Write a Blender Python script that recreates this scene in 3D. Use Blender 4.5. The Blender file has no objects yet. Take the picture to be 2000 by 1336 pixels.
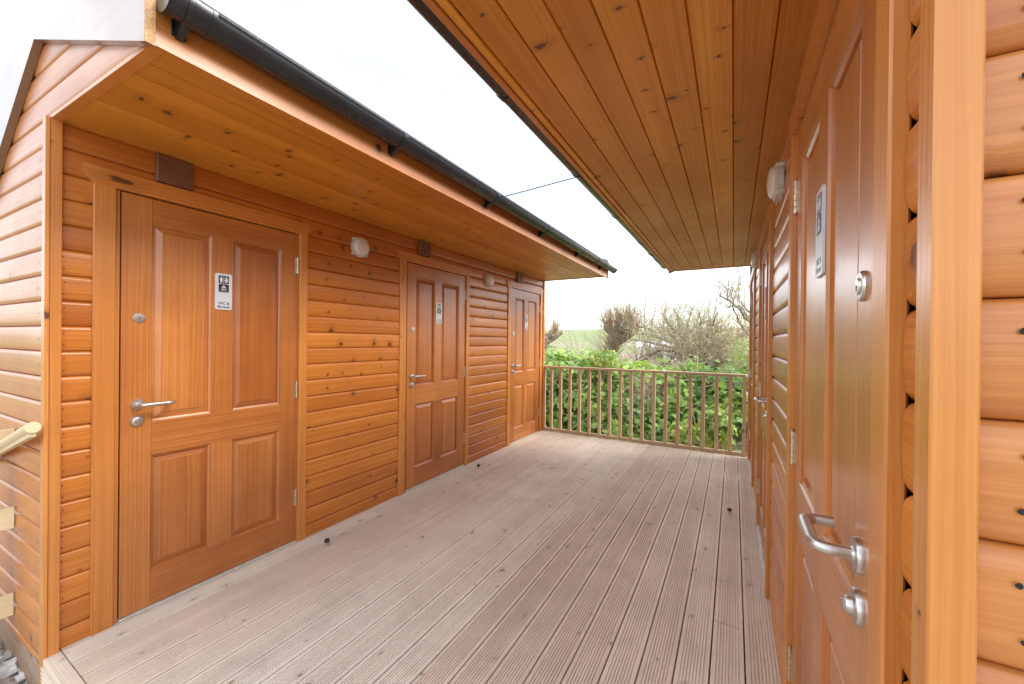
import bpy, bmesh, math, random
from mathutils import Vector, Matrix, noise
rad = math.radians
S = bpy.context.scene
COL = S.collection
rng = random.Random(7)

# ------------------------------------------------------------------ camera
CAM_Z = 1.319
YAW, PITCH, ROLL = 0.51462, -0.00334, 0.01077
cd = bpy.data.cameras.new('camera'); cam = bpy.data.objects.new('camera', cd); COL.objects.link(cam)
cd.sensor_width = 36; cd.lens = 765.63 / 2000 * 36; cd.clip_start = 0.02; cd.clip_end = 3000
CM = Matrix.Rotation(YAW, 4, 'Z') @ Matrix.Rotation(math.pi / 2 + PITCH, 4, 'X') @ Matrix.Rotation(ROLL, 4, 'Z')
cam.matrix_world = Matrix.Translation((0, 0, CAM_Z)) @ CM
S.camera = cam

def P(px, py, Y):
    r = CM.to_3x3() @ Vector(((px - 1000) / 765.63, (668 - py) / 765.63, -1)); t = Y / r.y
    return Vector((r.x * t, Y, CAM_Z + r.z * t))

# ------------------------------------------------------------------ sky, sun, exposure
SUN_EL, SUN_AZ = rad(38), rad(75)      # azimuth of the sun, clockwise from +Y
W = bpy.data.worlds.new('World'); S.world = W; W.use_nodes = True
nt = W.node_tree; nt.nodes.clear()
sky = nt.nodes.new('ShaderNodeTexSky'); sky.sky_type = 'NISHITA'; sky.sun_disc = False
sky.sun_elevation = SUN_EL; sky.sun_rotation = SUN_AZ; sky.air_density = 1.0; sky.dust_density = 1.5; sky.ozone_density = 1
tc = nt.nodes.new('ShaderNodeTexCoord')
mp = nt.nodes.new('ShaderNodeMapping'); mp.inputs['Scale'].default_value = (1.2, 1.2, 3.0)
nz = nt.nodes.new('ShaderNodeTexNoise'); nz.inputs['Scale'].default_value = 1.7; nz.inputs['Detail'].default_value = 6; nz.inputs['Roughness'].default_value = .55
cr = nt.nodes.new('ShaderNodeMapRange'); cr.inputs['From Min'].default_value = .47; cr.inputs['From Max'].default_value = .60
cr.inputs['To Min'].default_value = .25; cr.inputs['To Max'].default_value = .97
mx = nt.nodes.new('ShaderNodeMix'); mx.data_type = 'RGBA'; mx.inputs['B'].default_value = (7.4, 7.6, 7.9, 1)
bg = nt.nodes.new('ShaderNodeBackground'); bg.inputs['Strength'].default_value = 0.12
wo = nt.nodes.new('ShaderNodeOutputWorld')
L = nt.links.new
L(tc.outputs['Generated'], mp.inputs['Vector']); L(mp.outputs['Vector'], nz.inputs['Vector']); L(nz.outputs['Fac'], cr.inputs['Value'])
L(cr.outputs['Result'], mx.inputs['Factor']); L(sky.outputs['Color'], mx.inputs['A']); L(mx.outputs['Result'], bg.inputs['Color']); L(bg.outputs['Background'], wo.inputs['Surface'])
sl = bpy.data.lights.new('sun', 'SUN'); sl.energy = 1.5; sl.angle = rad(32); sl.color = (1, .955, .89)
so = bpy.data.objects.new('sun', sl); COL.objects.link(so)
sd = Vector((math.sin(SUN_AZ) * math.cos(SUN_EL), math.cos(SUN_AZ) * math.cos(SUN_EL), math.sin(SUN_EL)))
so.rotation_euler = sd.to_track_quat('Z', 'Y').to_euler(); so.location = (0, -4, 12)
S.view_settings.view_transform = 'Standard'; S.view_settings.look = 'None'; S.view_settings.gamma = 1
S.view_settings.exposure = 1.65

# ------------------------------------------------------------------ materials
class G:
    def __init__(s, name):
        s.m = bpy.data.materials.new(name); s.m.use_nodes = True; s.t = s.m.node_tree
        s.b = s.t.nodes['Principled BSDF']; s.out = s.t.nodes['Material Output']
    def n(s, ty, ins=None, **kw):
        x = s.t.nodes.new('ShaderNode' + ty)
        for k, v in kw.items(): setattr(x, k, v)
        for k, v in (ins or {}).items():
            if hasattr(v, 'is_output') or isinstance(v, bpy.types.NodeSocket): s.t.links.new(v, x.inputs[k])
            else: x.inputs[k].default_value = v
        return x
    def math(s, op, a, b=0.0, c=0.0):
        x = s.n('Math', operation=op)
        for i, v in enumerate((a, b, c)):
            if isinstance(v, bpy.types.NodeSocket): s.t.links.new(v, x.inputs[i])
            else: x.inputs[i].default_value = v
        return x.outputs[0]
    def mix(s, f, a, b, bt='MIX'):
        x = s.n('Mix', data_type='RGBA', blend_type=bt)
        for k, v in (('Factor', f), ('A', a), ('B', b)):
            i = [q for q in x.inputs if q.name == k and (q.type == 'RGBA' or k == 'Factor' and q.type == 'VALUE')][0]
            if isinstance(v, bpy.types.NodeSocket): s.t.links.new(v, i)
            else: i.default_value = v if k == 'Factor' else (*v, 1) if len(v) == 3 else v
        return [q for q in x.outputs if q.type == 'RGBA'][0]
    def rng(s, v, a, b, c=0.0, d=1.0, smooth=False):
        x = s.n('MapRange', {'Value': v, 'From Min': a, 'From Max': b, 'To Min': c, 'To Max': d})
        if smooth: x.interpolation_type = 'SMOOTHSTEP'
        return x.outputs['Result']
    def set(s, **kw):
        for k, v in kw.items():
            k = k.replace('_', ' ')
            if isinstance(v, bpy.types.NodeSocket): s.t.links.new(v, s.b.inputs[k])
            else: s.b.inputs[k].default_value = (*v, 1) if isinstance(v, tuple) and len(v) == 3 else v
        return s

def wood(name, light, dark, knotc=(.07, .02, .008), knots=.5, rough=.36, coat=.25, var=.35, fine=1.0, bump=.12, blot=.3, stain=None, kn_u=6.5, kn_v=6.0, hue=.0):
    g = G(name)
    uv = g.n('UVMap').outputs[0]; at = g.n('Attribute', attribute_name='rnd').outputs['Fac']
    oi = g.n('ObjectInfo').outputs['Random']
    sp = g.n('SeparateXYZ', {0: uv}); u = g.math('ADD', sp.outputs[0], g.math('MULTIPLY', oi, 31.7)); v = sp.outputs[1]
    # knots: a few cells of a stretched cell pattern
    kv = g.n('CombineXYZ', {0: g.math('MULTIPLY', u, kn_u), 1: g.math('MULTIPLY', v, kn_v), 2: 0.0}).outputs[0]
    wob = g.n('TexNoise', {'Vector': kv, 'Scale': 5.0, 'Detail': 2.0}).outputs['Color']
    kv2 = g.n('VectorMath', {0: kv, 1: g.n('VectorMath', {0: wob, 'Scale': .24}, operation='SCALE').outputs[0]}, operation='ADD').outputs[0]
    vo = g.n('TexVoronoi', {'Vector': kv2, 'Scale': 1.0, 'Randomness': .9}, voronoi_dimensions='2D')
    cs = g.n('SeparateColor', {0: vo.outputs['Color']})
    pres = g.math('LESS_THAN', cs.outputs[0], knots)
    size = g.rng(g.math('POWER', cs.outputs[1], 2.0), 0, 1, .028, .115)
    dn = g.math('DIVIDE', vo.outputs['Distance'], size)
    core = g.math('MULTIPLY', g.rng(dn, .55, 1.15, 1, 0, True), pres)
    ring = g.math('MULTIPLY', g.rng(dn, .9, 3.2, 1, 0, True), pres)
    # grain flows round the knots
    vv = g.math('ADD', v, g.math('MULTIPLY', ring, .012))
    lo = g.n('TexNoise', {'Vector': g.n('CombineXYZ', {0: g.math('MULTIPLY', u, 1.1), 1: g.math('MULTIPLY', vv, 9.0), 2: g.math('MULTIPLY', at, 9)}).outputs[0], 'Scale': 1.0, 'Detail': 3.0}).outputs['Fac']
    vw = g.math('ADD', vv, g.math('MULTIPLY', lo, .035))
    ringn = g.n('TexNoise', {'Vector': g.n('CombineXYZ', {0: g.math('MULTIPLY', u, .5), 1: g.math('MULTIPLY', vw, 150.0 * fine), 2: g.math('MULTIPLY', at, 5)}).outputs[0], 'Scale': 1.0, 'Detail': 2.0, 'Roughness': .6}).outputs['Fac']
    fib = g.n('TexNoise', {'Vector': g.n('CombineXYZ', {0: g.math('MULTIPLY', u, 12), 1: g.math('MULTIPLY', vw, 600.0), 2: at}).outputs[0], 'Scale': 1.0, 'Detail': 1.0}).outputs['Fac']
    f = g.math('ADD', g.math('MULTIPLY', g.rng(ringn, .36, .64), .58), g.math('MULTIPLY', g.rng(lo, .3, .7), .45))
    f = g.math('ADD', f, g.math('MULTIPLY', g.math('SUBTRACT', fib, .5), .3))
    c = g.mix(g.rng(f, 0, 1), light, dark)
    tc = g.n('TexCoord').outputs['Object']
    bl = g.n('TexNoise', {'Vector': tc, 'Scale': 1.9, 'Detail': 5.0, 'Roughness': .6}).outputs['Fac']
    c = g.mix(g.rng(bl, .35, .7, 0, blot), c, tuple(x * .62 for x in dark))
    vr = g.math('FRACT', g.math('ADD', at, g.math('MULTIPLY', oi, 3.1)))
    c = g.mix(1.0, c, g.n('CombineColor', {0: g.rng(vr, 0, 1, 1 - var * .5, 1 + var * .35), 1: g.rng(vr, 0, 1, 1 - var * .75, 1 + var * .5), 2: g.rng(vr, 0, 1, 1 - var, 1 + var * .6)}).outputs[0], 'MULTIPLY')
    c = g.mix(g.math('MULTIPLY', ring, .38), c, tuple(x * .5 for x in dark))
    c = g.mix(g.math('MULTIPLY', core, .88), c, knotc)
    if stain:
        s2 = g.n('TexNoise', {'Vector': tc, 'Scale': 5.0, 'Detail': 5.0, 'Roughness': .65}).outputs['Fac']
        c = g.mix(g.rng(s2, .52, .72, 0, stain[1]), c, stain[0])
    rr = g.math('ADD', rough, g.math('MULTIPLY', g.math('SUBTRACT', bl, .5), .35))
    bm = g.n('Bump', {'Strength': bump, 'Distance': .004, 'Height': g.math('ADD', g.math('SUBTRACT', f, g.math('MULTIPLY', core, .5)), g.math('MULTIPLY', bl, .6))}).outputs[0]
    g.set(Base_Color=c, Roughness=rr, Coat_Weight=coat, Coat_Roughness=.22, Normal=bm)
    return g.m

def plain(name, col, rough=.5, metal=0.0, nscale=30, namt=.15, bump=0.0, coat=0.0):
    g = G(name); tc = g.n('TexCoord').outputs['Object']
    nz = g.n('TexNoise', {'Vector': tc, 'Scale': float(nscale), 'Detail': 4.0}).outputs['Fac']
    c = g.mix(g.rng(nz, .3, .75, 0, 1), tuple(min(1, x * (1 + namt)) for x in col), tuple(x * (1 - namt) for x in col))
    g.set(Base_Color=c, Metallic=metal, Roughness=g.math('ADD', rough, g.math('MULTIPLY', g.math('SUBTRACT', nz, .5), .2)), Coat_Weight=coat)
    if bump: g.set(Normal=g.n('Bump', {'Strength': bump, 'Distance': .01, 'Height': nz}).outputs[0])
    return g.m

M = {}
M['clad'] = wood('clad_wood', (.66, .245, .040), (.45, .122, .013), knots=.55, var=.38, coat=.45)
M['clad_near'] = wood('clad_near_wood', (.62, .255, .065), (.48, .155, .032), knots=.10, var=.16, fine=.8, blot=.3, rough=.42, coat=.35)
M['trim'] = wood('trim_wood', (.68, .285, .070), (.53, .175, .030), knots=.18, var=.16, kn_u=6, kn_v=6)
M['door'] = wood('door_wood', (.62, .245, .062), (.42, .125, .027), knots=.0, var=.30, rough=.34, fine=.9, blot=.55, coat=.5)
M['soffit'] = wood('soffit_wood', (.76, .335, .040), (.54, .195, .014), knots=.62, var=.34, kn_u=7.5, kn_v=4.4, rough=.42, fine=1.1)
M['fascia'] = wood('fascia_wood', (.62, .25, .060), (.48, .16, .030), knots=.15, var=.1)
M['barge'] = wood('barge_wood', (.28, .18, .125), (.24, .145, .09), knots=.15, var=.1, rough=.35, coat=.6)
M['endgrain'] = plain('sawn_end_grain', (.42, .25, .11), .7, nscale=140, namt=.35)
M['deck'] = wood('deck_wood', (.90, .79, .65), (.74, .63, .50), knotc=(.36, .24, .16), knots=.20, rough=.72, coat=0, var=.16, fine=.9, bump=.25, blot=.35, stain=((.52, .45, .36), .35), kn_u=7, kn_v=6.5)
M['rail'] = wood('rail_wood', (.68, .51, .33), (.54, .385, .23), knots=.1, rough=.6, coat=0, var=.2)
M['pine'] = wood('pale_pine', (.78, .66, .42), (.68, .54, .32), knots=.25, rough=.65, coat=0, var=.15)
M['plinth'] = wood('weathered_plinth_wood', (.50, .36, .26), (.36, .24, .17), knots=.1, rough=.8, coat=0, stain=((.42, .38, .33), .8))
M['gutter'] = plain('black_gutter_plastic', (.018, .021, .024), .28, nscale=9, namt=.3, coat=.2)
M['steel'] = plain('brushed_steel', (.62, .60, .56), .36, 1.0, nscale=60, namt=.08)
M['brass'] = plain('dull_hinge_metal', (.60, .50, .38), .4, 1.0, nscale=90, namt=.3)
M['alu'] = plain('threshold_metal', (.62, .60, .52), .5, .3)
M['dark'] = plain('gap_shade', (.012, .008, .006), .9)  # shade inside the wall gaps, put in as a near-black colour
M['nail'] = plain('nail_hole', (.02, .014, .012), .8)
M['halo'] = plain('nail_stain', (.50, .27, .12), .6, nscale=90, namt=.3)
M['signw'] = plain('sign_plate_white', (.64, .65, .69), .35, nscale=10, namt=.02)
M['signk'] = plain('sign_black', (.02, .022, .024), .4)
M['lens'] = plain('lamp_lens_white', (.72, .70, .67), .3, nscale=12, namt=.04, coat=.3)
M['lampb'] = plain('lamp_base_grey', (.55, .54, .50), .5, nscale=50, namt=.15)
M['vent'] = plain('brown_vent_plastic', (.19, .08, .045), .38, nscale=20, namt=.1)
M['rubber'] = plain('black_rubber', (.02, .018, .017), .6)
M['felt'] = plain('roof_felt', (.10, .10, .10), .9, nscale=80, namt=.3, bump=.3)
M['cable'] = plain('cable_black', (.05, .05, .06), .6)
M['bark'] = plain('willow_bark', (.24, .19, .14), .9, nscale=14, namt=.5, bump=.8)
M['twigo'] = plain('orange_willow_twig', (.46, .29, .18), .8, nscale=6, namt=.3)
M['twigg'] = plain('grey_brown_twig', (.44, .355, .265), .85, nscale=6, namt=.35)
M['twigy'] = plain('olive_twig', (.34, .30, .15), .85, nscale=6, namt=.35)
M['van'] = plain('white_caravan_panel', (.82, .83, .84), .4, nscale=2, namt=.04)
M['glass'] = plain('dark_window_glass', (.06, .08, .10), .1, nscale=3, namt=.2)
M['stone'] = plain('pale_rubble', (.52, .50, .47), .9, nscale=30, namt=.3, bump=.6)

def leafmat(name, ca, cb, cc, tr=.35):
    g = G(name); at = g.n('Attribute', attribute_name='rnd').outputs['Fac']
    c = g.mix(g.rng(at, 0, .6), ca, cb); c = g.mix(g.rng(at, .6, 1.0), c, cc)
    g.set(Base_Color=c, Roughness=.42)
    t = g.n('BsdfTranslucent', {'Color': g.mix(.5, c, (.45, .6, .08))}).outputs[0]
    ms = g.n('MixShader', {0: tr, 1: g.b.outputs[0], 2: t}); g.t.links.new(ms.outputs[0], g.out.inputs[0])
    return g.m
M['ivy'] = leafmat('ivy_leaf', (.10, .21, .05), (.28, .46, .10), (.55, .66, .17))
M['ivyp'] = leafmat('pale_shrub_leaf', (.20, .32, .06), (.32, .44, .10), (.52, .50, .12))
M['ivyy'] = leafmat('yellow_leaf', (.55, .46, .06), (.62, .50, .08), (.7, .5, .06))
M['tuft'] = leafmat('spring_bud', (.34, .40, .12), (.42, .44, .18), (.5, .5, .25))

def gmat(name, gravel=False):
    g = G(name); tc = g.n('TexCoord').outputs['Object']
    if gravel:
        v = g.n('TexVoronoi', {'Vector': tc, 'Scale': 45.0}); n2 = g.n('TexNoise', {'Vector': tc, 'Scale': 6.0, 'Detail': 5.0}).outputs['Fac']
        c = g.mix(v.outputs['Distance'], (.50, .48, .45), (.22, .20, .18)); c = g.mix(g.rng(n2, .4, .7), c, (.34, .27, .20))
        g.set(Base_Color=c, Roughness=.95, Normal=g.n('Bump', {'Strength': .8, 'Distance': .02, 'Height': v.outputs['Distance']}).outputs[0])
    else:
        n1 = g.n('TexNoise', {'Vector': tc, 'Scale': .035, 'Detail': 6.0, 'Roughness': .6}).outputs['Fac']
        n2 = g.n('TexNoise', {'Vector': tc, 'Scale': .9, 'Detail': 6.0, 'Roughness': .65}).outputs['Fac']
        n3 = g.n('TexNoise', {'Vector': tc, 'Scale': .25, 'Detail': 4.0}).outputs['Fac']
        c = g.mix(g.rng(n2, .3, .7), (.16, .22, .07), (.27, .29, .13))
        x = g.n('SeparateXYZ', {0: tc}).outputs[0]
        m = g.math('ADD', g.rng(n1, .40, .60), g.rng(x, -45, 0, 0, 1.1))
        c = g.mix(g.rng(m, .75, 1.25), c, g.mix(g.rng(n3, .35, .65), (.30, .21, .16), (.34, .30, .19)))
        g.set(Base_Color=c, Roughness=.95)
    return g.m
M['ground'] = gmat('meadow_ground'); M['gravel'] = gmat('gravel_ground', True)

# ------------------------------------------------------------------ mesh builder
class MB:
    def __init__(s, mp=None, flip=False):
        s.v = []; s.f = []; s.uv = []; s.r = []; s.mi = []; s.mp = mp; s.flip = flip; s.cur = rng.random(); s.mat = 0; s.off = (0, 0); s.new()
    def new(s): s.cur = rng.random(); s.off = (rng.uniform(0, 40), rng.uniform(0, 40))
    def vert(s, p):
        s.v.append(tuple(s.mp(p)) if s.mp else tuple(p)); return len(s.v) - 1
    def face(s, idx, uvs=None):
        uvs = uvs or [(0, 0)] * len(idx); uvs = [(a + s.off[0], b + s.off[1]) for a, b in uvs]
        if s.flip: idx = idx[::-1]; uvs = uvs[::-1]
        s.f.append(tuple(idx)); s.uv += uvs; s.r.append(s.cur); s.mi.append(s.mat)
    def quad(s, a, b, c, d, uvs=None):
        i = [s.vert(p) for p in (a, b, c, d)]; s.face(i, uvs)
    def prism(s, prof, ax, c0, c1, caps=True, capmat=None):
        """prof: 2D polygon; ax x:(y,z) y:(x,z) z:(x,y). c0,c1 may be functions of the 2D point"""
        A = sum(prof[i][0] * prof[(i + 1) % len(prof)][1] - prof[(i + 1) % len(prof)][0] * prof[i][1] for i in range(len(prof)))
        want = -1 if ax == 'y' else 1
        if A * want < 0: prof = prof[::-1]
        f0 = c0 if callable(c0) else (lambda q: c0); f1 = c1 if callable(c1) else (lambda q: c1)
        def P3(q, c): return {'x': (c, q[0], q[1]), 'y': (q[0], c, q[1]), 'z': (q[0], q[1], c)}[ax]
        n = len(prof); a = [s.vert(P3(q, f0(q))) for q in prof]; b = [s.vert(P3(q, f1(q))) for q in prof]
        per = 0
        for i in range(n):
            j = (i + 1) % n; d = math.dist(prof[i], prof[j])
            s.face([a[i], a[j], b[j], b[i]], [(f0(prof[i]), per), (f0(prof[j]), per + d), (f1(prof[j]), per + d), (f1(prof[i]), per)]); per += d
        if caps:
            om = s.mat
            if capmat is not None: s.mat = capmat
            s.face(a[::-1], [(q[0] * .3, q[1]) for q in prof[::-1]]); s.face(b, [(q[0] * .3, q[1]) for q in prof]); s.mat = om
    def box(s, x0, x1, y0, y1, z0, z1, g='z', bev=.0015, capmat=None, keep=False):
        if not keep: s.new()
        if x0 > x1: x0, x1 = x1, x0
        if y0 > y1: y0, y1 = y1, y0
        r = {'x': (y0, y1, z0, z1), 'y': (x0, x1, z0, z1), 'z': (x0, x1, y0, y1)}[g]
        c = {'x': (x0, x1), 'y': (y0, y1), 'z': (z0, z1)}[g]
        b = min(bev, (r[1] - r[0]) * .3, (r[3] - r[2]) * .3)
        p = [(r[0] + b, r[2]), (r[1] - b, r[2]), (r[1], r[2] + b), (r[1], r[3] - b), (r[1] - b, r[3]), (r[0] + b, r[3]), (r[0], r[3] - b), (r[0], r[2] + b)]
        s.prism(p, g, c[0], c[1], capmat=capmat)
    def tube(s, pts, rs, n=8, caps=True, up=None):
        pts = [Vector(p) for p in pts]; rings = []
        if not hasattr(rs, '__len__'): rs = [rs] * len(pts)
        ref = None; L = 0
        for i, p in enumerate(pts):
            t = (pts[min(i + 1, len(pts) - 1)] - pts[max(i - 1, 0)]).normalized()
            if ref is None: ref = t.cross(Vector((0, 0, 1)) if abs(t.z) < .9 else Vector((1, 0, 0))).normalized()
            else: ref = (ref - t * ref.dot(t)).normalized()
            w = t.cross(ref)
            rings.append(([s.vert(p + (ref * math.cos(2 * math.pi * k / n) + w * math.sin(2 * math.pi * k / n)) * rs[i]) for k in range(n)], L))
            if i < len(pts) - 1: L += (pts[i + 1] - p).length
        for (A, la), (B, lb) in zip(rings, rings[1:]):
            for k in range(n):
                j = (k + 1) % n; s.face([A[k], A[j], B[j], B[k]], [(la, k * .02), (la, k * .02 + .02), (lb, k * .02 + .02), (lb, k * .02)])
        if caps: s.face(rings[0][0][::-1]); s.face(rings[-1][0])
    def lathe(s, c, ax, prof, n=20):
        """prof: list of (radius, height along ax) from base to tip"""
        ax = Vector(ax).normalized(); u = ax.orthogonal().normalized(); w = ax.cross(u); c = Vector(c); R = []
        for r, h in prof: R.append([s.vert(c + ax * h + (u * math.cos(2 * math.pi * k / n) + w * math.sin(2 * math.pi * k / n)) * max(r, 1e-5)) for k in range(n)])
        for A, B in zip(R, R[1:]):
            for k in range(n): s.face([A[k], A[(k + 1) % n], B[(k + 1) % n], B[k]])
        s.face(R[0][::-1]); s.face(R[-1])
    def build(s, name, mat, parent=None, origin=(0, 0, 0), ang=35, recalc=False):
        o = Vector(origin); me = bpy.data.meshes.new(name)
        me.from_pydata([tuple(Vector(p) - o) for p in s.v], [], s.f)
        uvl = me.uv_layers.new(name='UVMap'); uvl.data.foreach_set('uv', [c for q in s.uv for c in q])
        at = me.attributes.new('rnd', 'FLOAT', 'FACE'); at.data.foreach_set('value', s.r)
        for m in (mat if isinstance(mat, (list, tuple)) else [mat]): me.materials.append(M[m])
        me.polygons.foreach_set('material_index', s.mi); me.polygons.foreach_set('use_smooth', [True] * len(s.f))
        if recalc:
            bm = bmesh.new(); bm.from_mesh(me); bmesh.ops.recalc_face_normals(bm, faces=bm.faces); bm.to_mesh(me); bm.free()
        me.set_sharp_from_angle(angle=rad(ang)); me.update()
        ob = bpy.data.objects.new(name, me); COL.objects.link(ob)
        if parent: ob.parent = parent; ob.location = o - WL[parent.name]
        else: ob.location = o
        WL[ob.name] = o
        return ob
WL = {}
def tag(o, label=None, cat=None, group=None, kind=None):
    if label: o['label'] = label
    if cat: o['category'] = cat
    if group: o['group'] = group
    if kind: o['kind'] = kind
    return o
def thing(name, loc, label, cat, group=None):
    o = bpy.data.objects.new(name, None); COL.objects.link(o); o.location = loc; WL[o.name] = Vector(loc); o.empty_display_size = .2
    return tag(o, label, cat, group)
def copy_tree(o, dloc, parent=None, top=True):
    c = o.copy(); COL.objects.link(c); c.parent = parent if not top else o.parent
    if top: c.location = o.location + Vector(dloc)
    WL[c.name] = WL[o.name] + Vector(dloc)
    for ch in list(o.children): copy_tree(ch, dloc, c, False)
    return c

# ------------------------------------------------------------------ terrain
def smooth(a, b, x):
    t = min(1, max(0, (x - a) / (b - a))); return t * t * (3 - 2 * t)
def gz(x, y):
    d = math.hypot(x, y)
    z = -.27
    z += -.55 * smooth(5.2, 6.2, y) + .75 * smooth(6.4, 8.6, y) * (1 if y < 400 else 1)
    z -= 2.4 * smooth(10, 34, y)
    az = x / max(y, 1)
    top = 10.5 + 1.4 * max(-1, min(1, az + .6))
    z += top * smooth(40, 235, y) + 2 * smooth(300, 900, y)
    z += .9 * noise.noise(Vector((x * .02, y * .02, 3))) * smooth(15, 90, d) + .10 * noise.noise(Vector((x * .5, y * .5, 1))) * smooth(6, 9, y)
    if y < 5.2: z = -.27 - .04 * noise.noise(Vector((x, y, 0))) - .3 * smooth(4, 14, abs(x)) * 0
    return z
g = MB()
def axis(a, b, k): # denser near zero
    return [math.copysign(abs(t) ** k, t) * (b if t > 0 else -a) for t in [i / 70 for i in range(-70, 71)]]
xs = axis(-900, 900, 3); ys = axis(-900, 1400, 3)
idx = {}
for i, x in enumerate(xs):
    for j, y in enumerate(ys): idx[i, j] = g.vert((x, y, gz(x, y)))
for i in range(len(xs) - 1):
    for j in range(len(ys) - 1): g.face([idx[i, j], idx[i + 1, j], idx[i + 1, j + 1], idx[i, j + 1]])
tag(g.build('ground', 'ground', ang=80), kind='structure')
# gravel yard round the cabins
g = MB()
nx, ny = 44, 30; id2 = {}
for i in range(nx + 1):
    for j in range(ny + 1):
        x = -5.2 + 8 * i / nx; y = -2.5 + 7.6 * j / ny
        id2[i, j] = g.vert((x, y, -.225 + .025 * noise.noise(Vector((x * 3, y * 3, 5)))))
for i in range(nx):
    for j in range(ny): g.face([id2[i, j], id2[i + 1, j], id2[i + 1, j + 1], id2[i, j + 1]])
tag(g.build('gravel_yard', 'gravel', ang=80), kind='structure')

# ------------------------------------------------------------------ deck
DX0, DX1, DY0, DY1 = -2.475, .187, .505, 5.30
g = MB()
edges = [DX1] + [.055 - .1245 * k for k in range(0, 21)]
edges = [e for e in edges if e > DX0 + .03] + [DX0]
for b1, b0 in zip(edges, edges[1:]):
    g.new(); lo, hi = b0 + .0028, b1 - .0028; n = 8; w = hi - lo
    prof = [(lo, -.028), (lo, -.0015), (lo + .0015, 0)]
    mar = .013 if w > .1 else .006; pit = (w - 2 * mar) / n
    for k in range(n):
        a = lo + mar + pit * k; gw = pit * .42; cx = a + pit / 2
        prof += [(cx - gw / 2, 0), (cx - gw * .28, -.0052), (cx + gw * .28, -.0052), (cx + gw / 2, 0)]
    prof += [(hi - .0015, 0), (hi, -.0015), (hi, -.028)]
    dz = rng.uniform(-.0012, .0008)
    prof = [(a, z + dz) for a, z in prof]
    cuts = [DY0, DY1]
    if rng.random() < .25: cuts.insert(1, rng.choice([2.1, 2.9, 3.7]))
    for y0, y1 in zip(cuts, cuts[1:]): g.new(); g.prism(prof, 'y', y0, y1 - .003)
# joists under the gaps
for y in (.6, 1.5, 2.4, 3.3, 4.2, 5.1): g.box(DX0, DX1, y, y + .05, -.13, -.029, 'x')
deck = tag(g.build('deck', 'deck', ang=25), kind='structure')
g = MB()
# front nosing board (two smooth strips) and grooved riser
g.box(DX0 + .03, DX1, .452, .502, -.028, .001, 'x', .002)
pr = [(.448, -.03), (.448, -.038)]
z = -.038
for k in range(7):
    pr += [(.448, z - .006), (.4515, z - .009), (.4515, z - .013), (.448, z - .016)]; z -= .016
pr += [(.448, z - .01), (.475, z - .01), (.475, -.03)]
g.new(); g.prism(pr, 'x', DX0 + .03, DX1)
o = g.build('deck_front_board', 'deck', deck, ang=25)

# ------------------------------------------------------------------ cladding
PIT = .107; Z0 = .077
def logprof(z0, z1, d=.0135, crown=.0015, back=-.028, rt=.017, rb=.021):
    h = z1 - z0; sc = min(1, h / .1); rt *= sc; rb *= sc; pts = [(back, z0)]
    for i in range(7):
        t = i / 6 * math.pi / 2; pts.append((-d * (1 - math.sin(t)), z0 + rb * (1 - math.cos(t)) + .0004))
    pts.append((crown, z0 + h * .5))
    for i in range(7):
        t = (1 - i / 6) * math.pi / 2; pts.append((-d * (1 - math.sin(t)), z1 - rt * (1 - math.cos(t)) - .0004))
    pts.append((back, z1)); return pts
def rows(zb, zt):
    k = math.floor((zb - Z0) / PIT) ; out = []
    while Z0 + k * PIT < zt - 1e-6:
        out.append((max(zb, Z0 + k * PIT), min(zt, Z0 + (k + 1) * PIT))); k += 1
    return [r for r in out if r[1] - r[0] > .008]

def nail(g, p, ax, r=.0028, halo=0):
    ax = Vector(ax); u = ax.orthogonal().normalized(); w = ax.cross(u)
    om = g.mat
    if halo:
        g.mat = 2; g.face([g.vert(Vector(p) + ax * .0006 + (u * math.cos(t) * 1.0 + w * math.sin(t) * 1.0) * halo * rng.uniform(.8, 1.2)) for t in [k * math.pi / 5 for k in range(10)]])
    g.mat = 1; g.face([g.vert(Vector(p) + ax * .0011 + (u * math.cos(t) + w * math.sin(t)) * r * rng.uniform(.85, 1.15)) for t in [k * math.pi / 4 for k in range(8)]])
    g.mat = om

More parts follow.
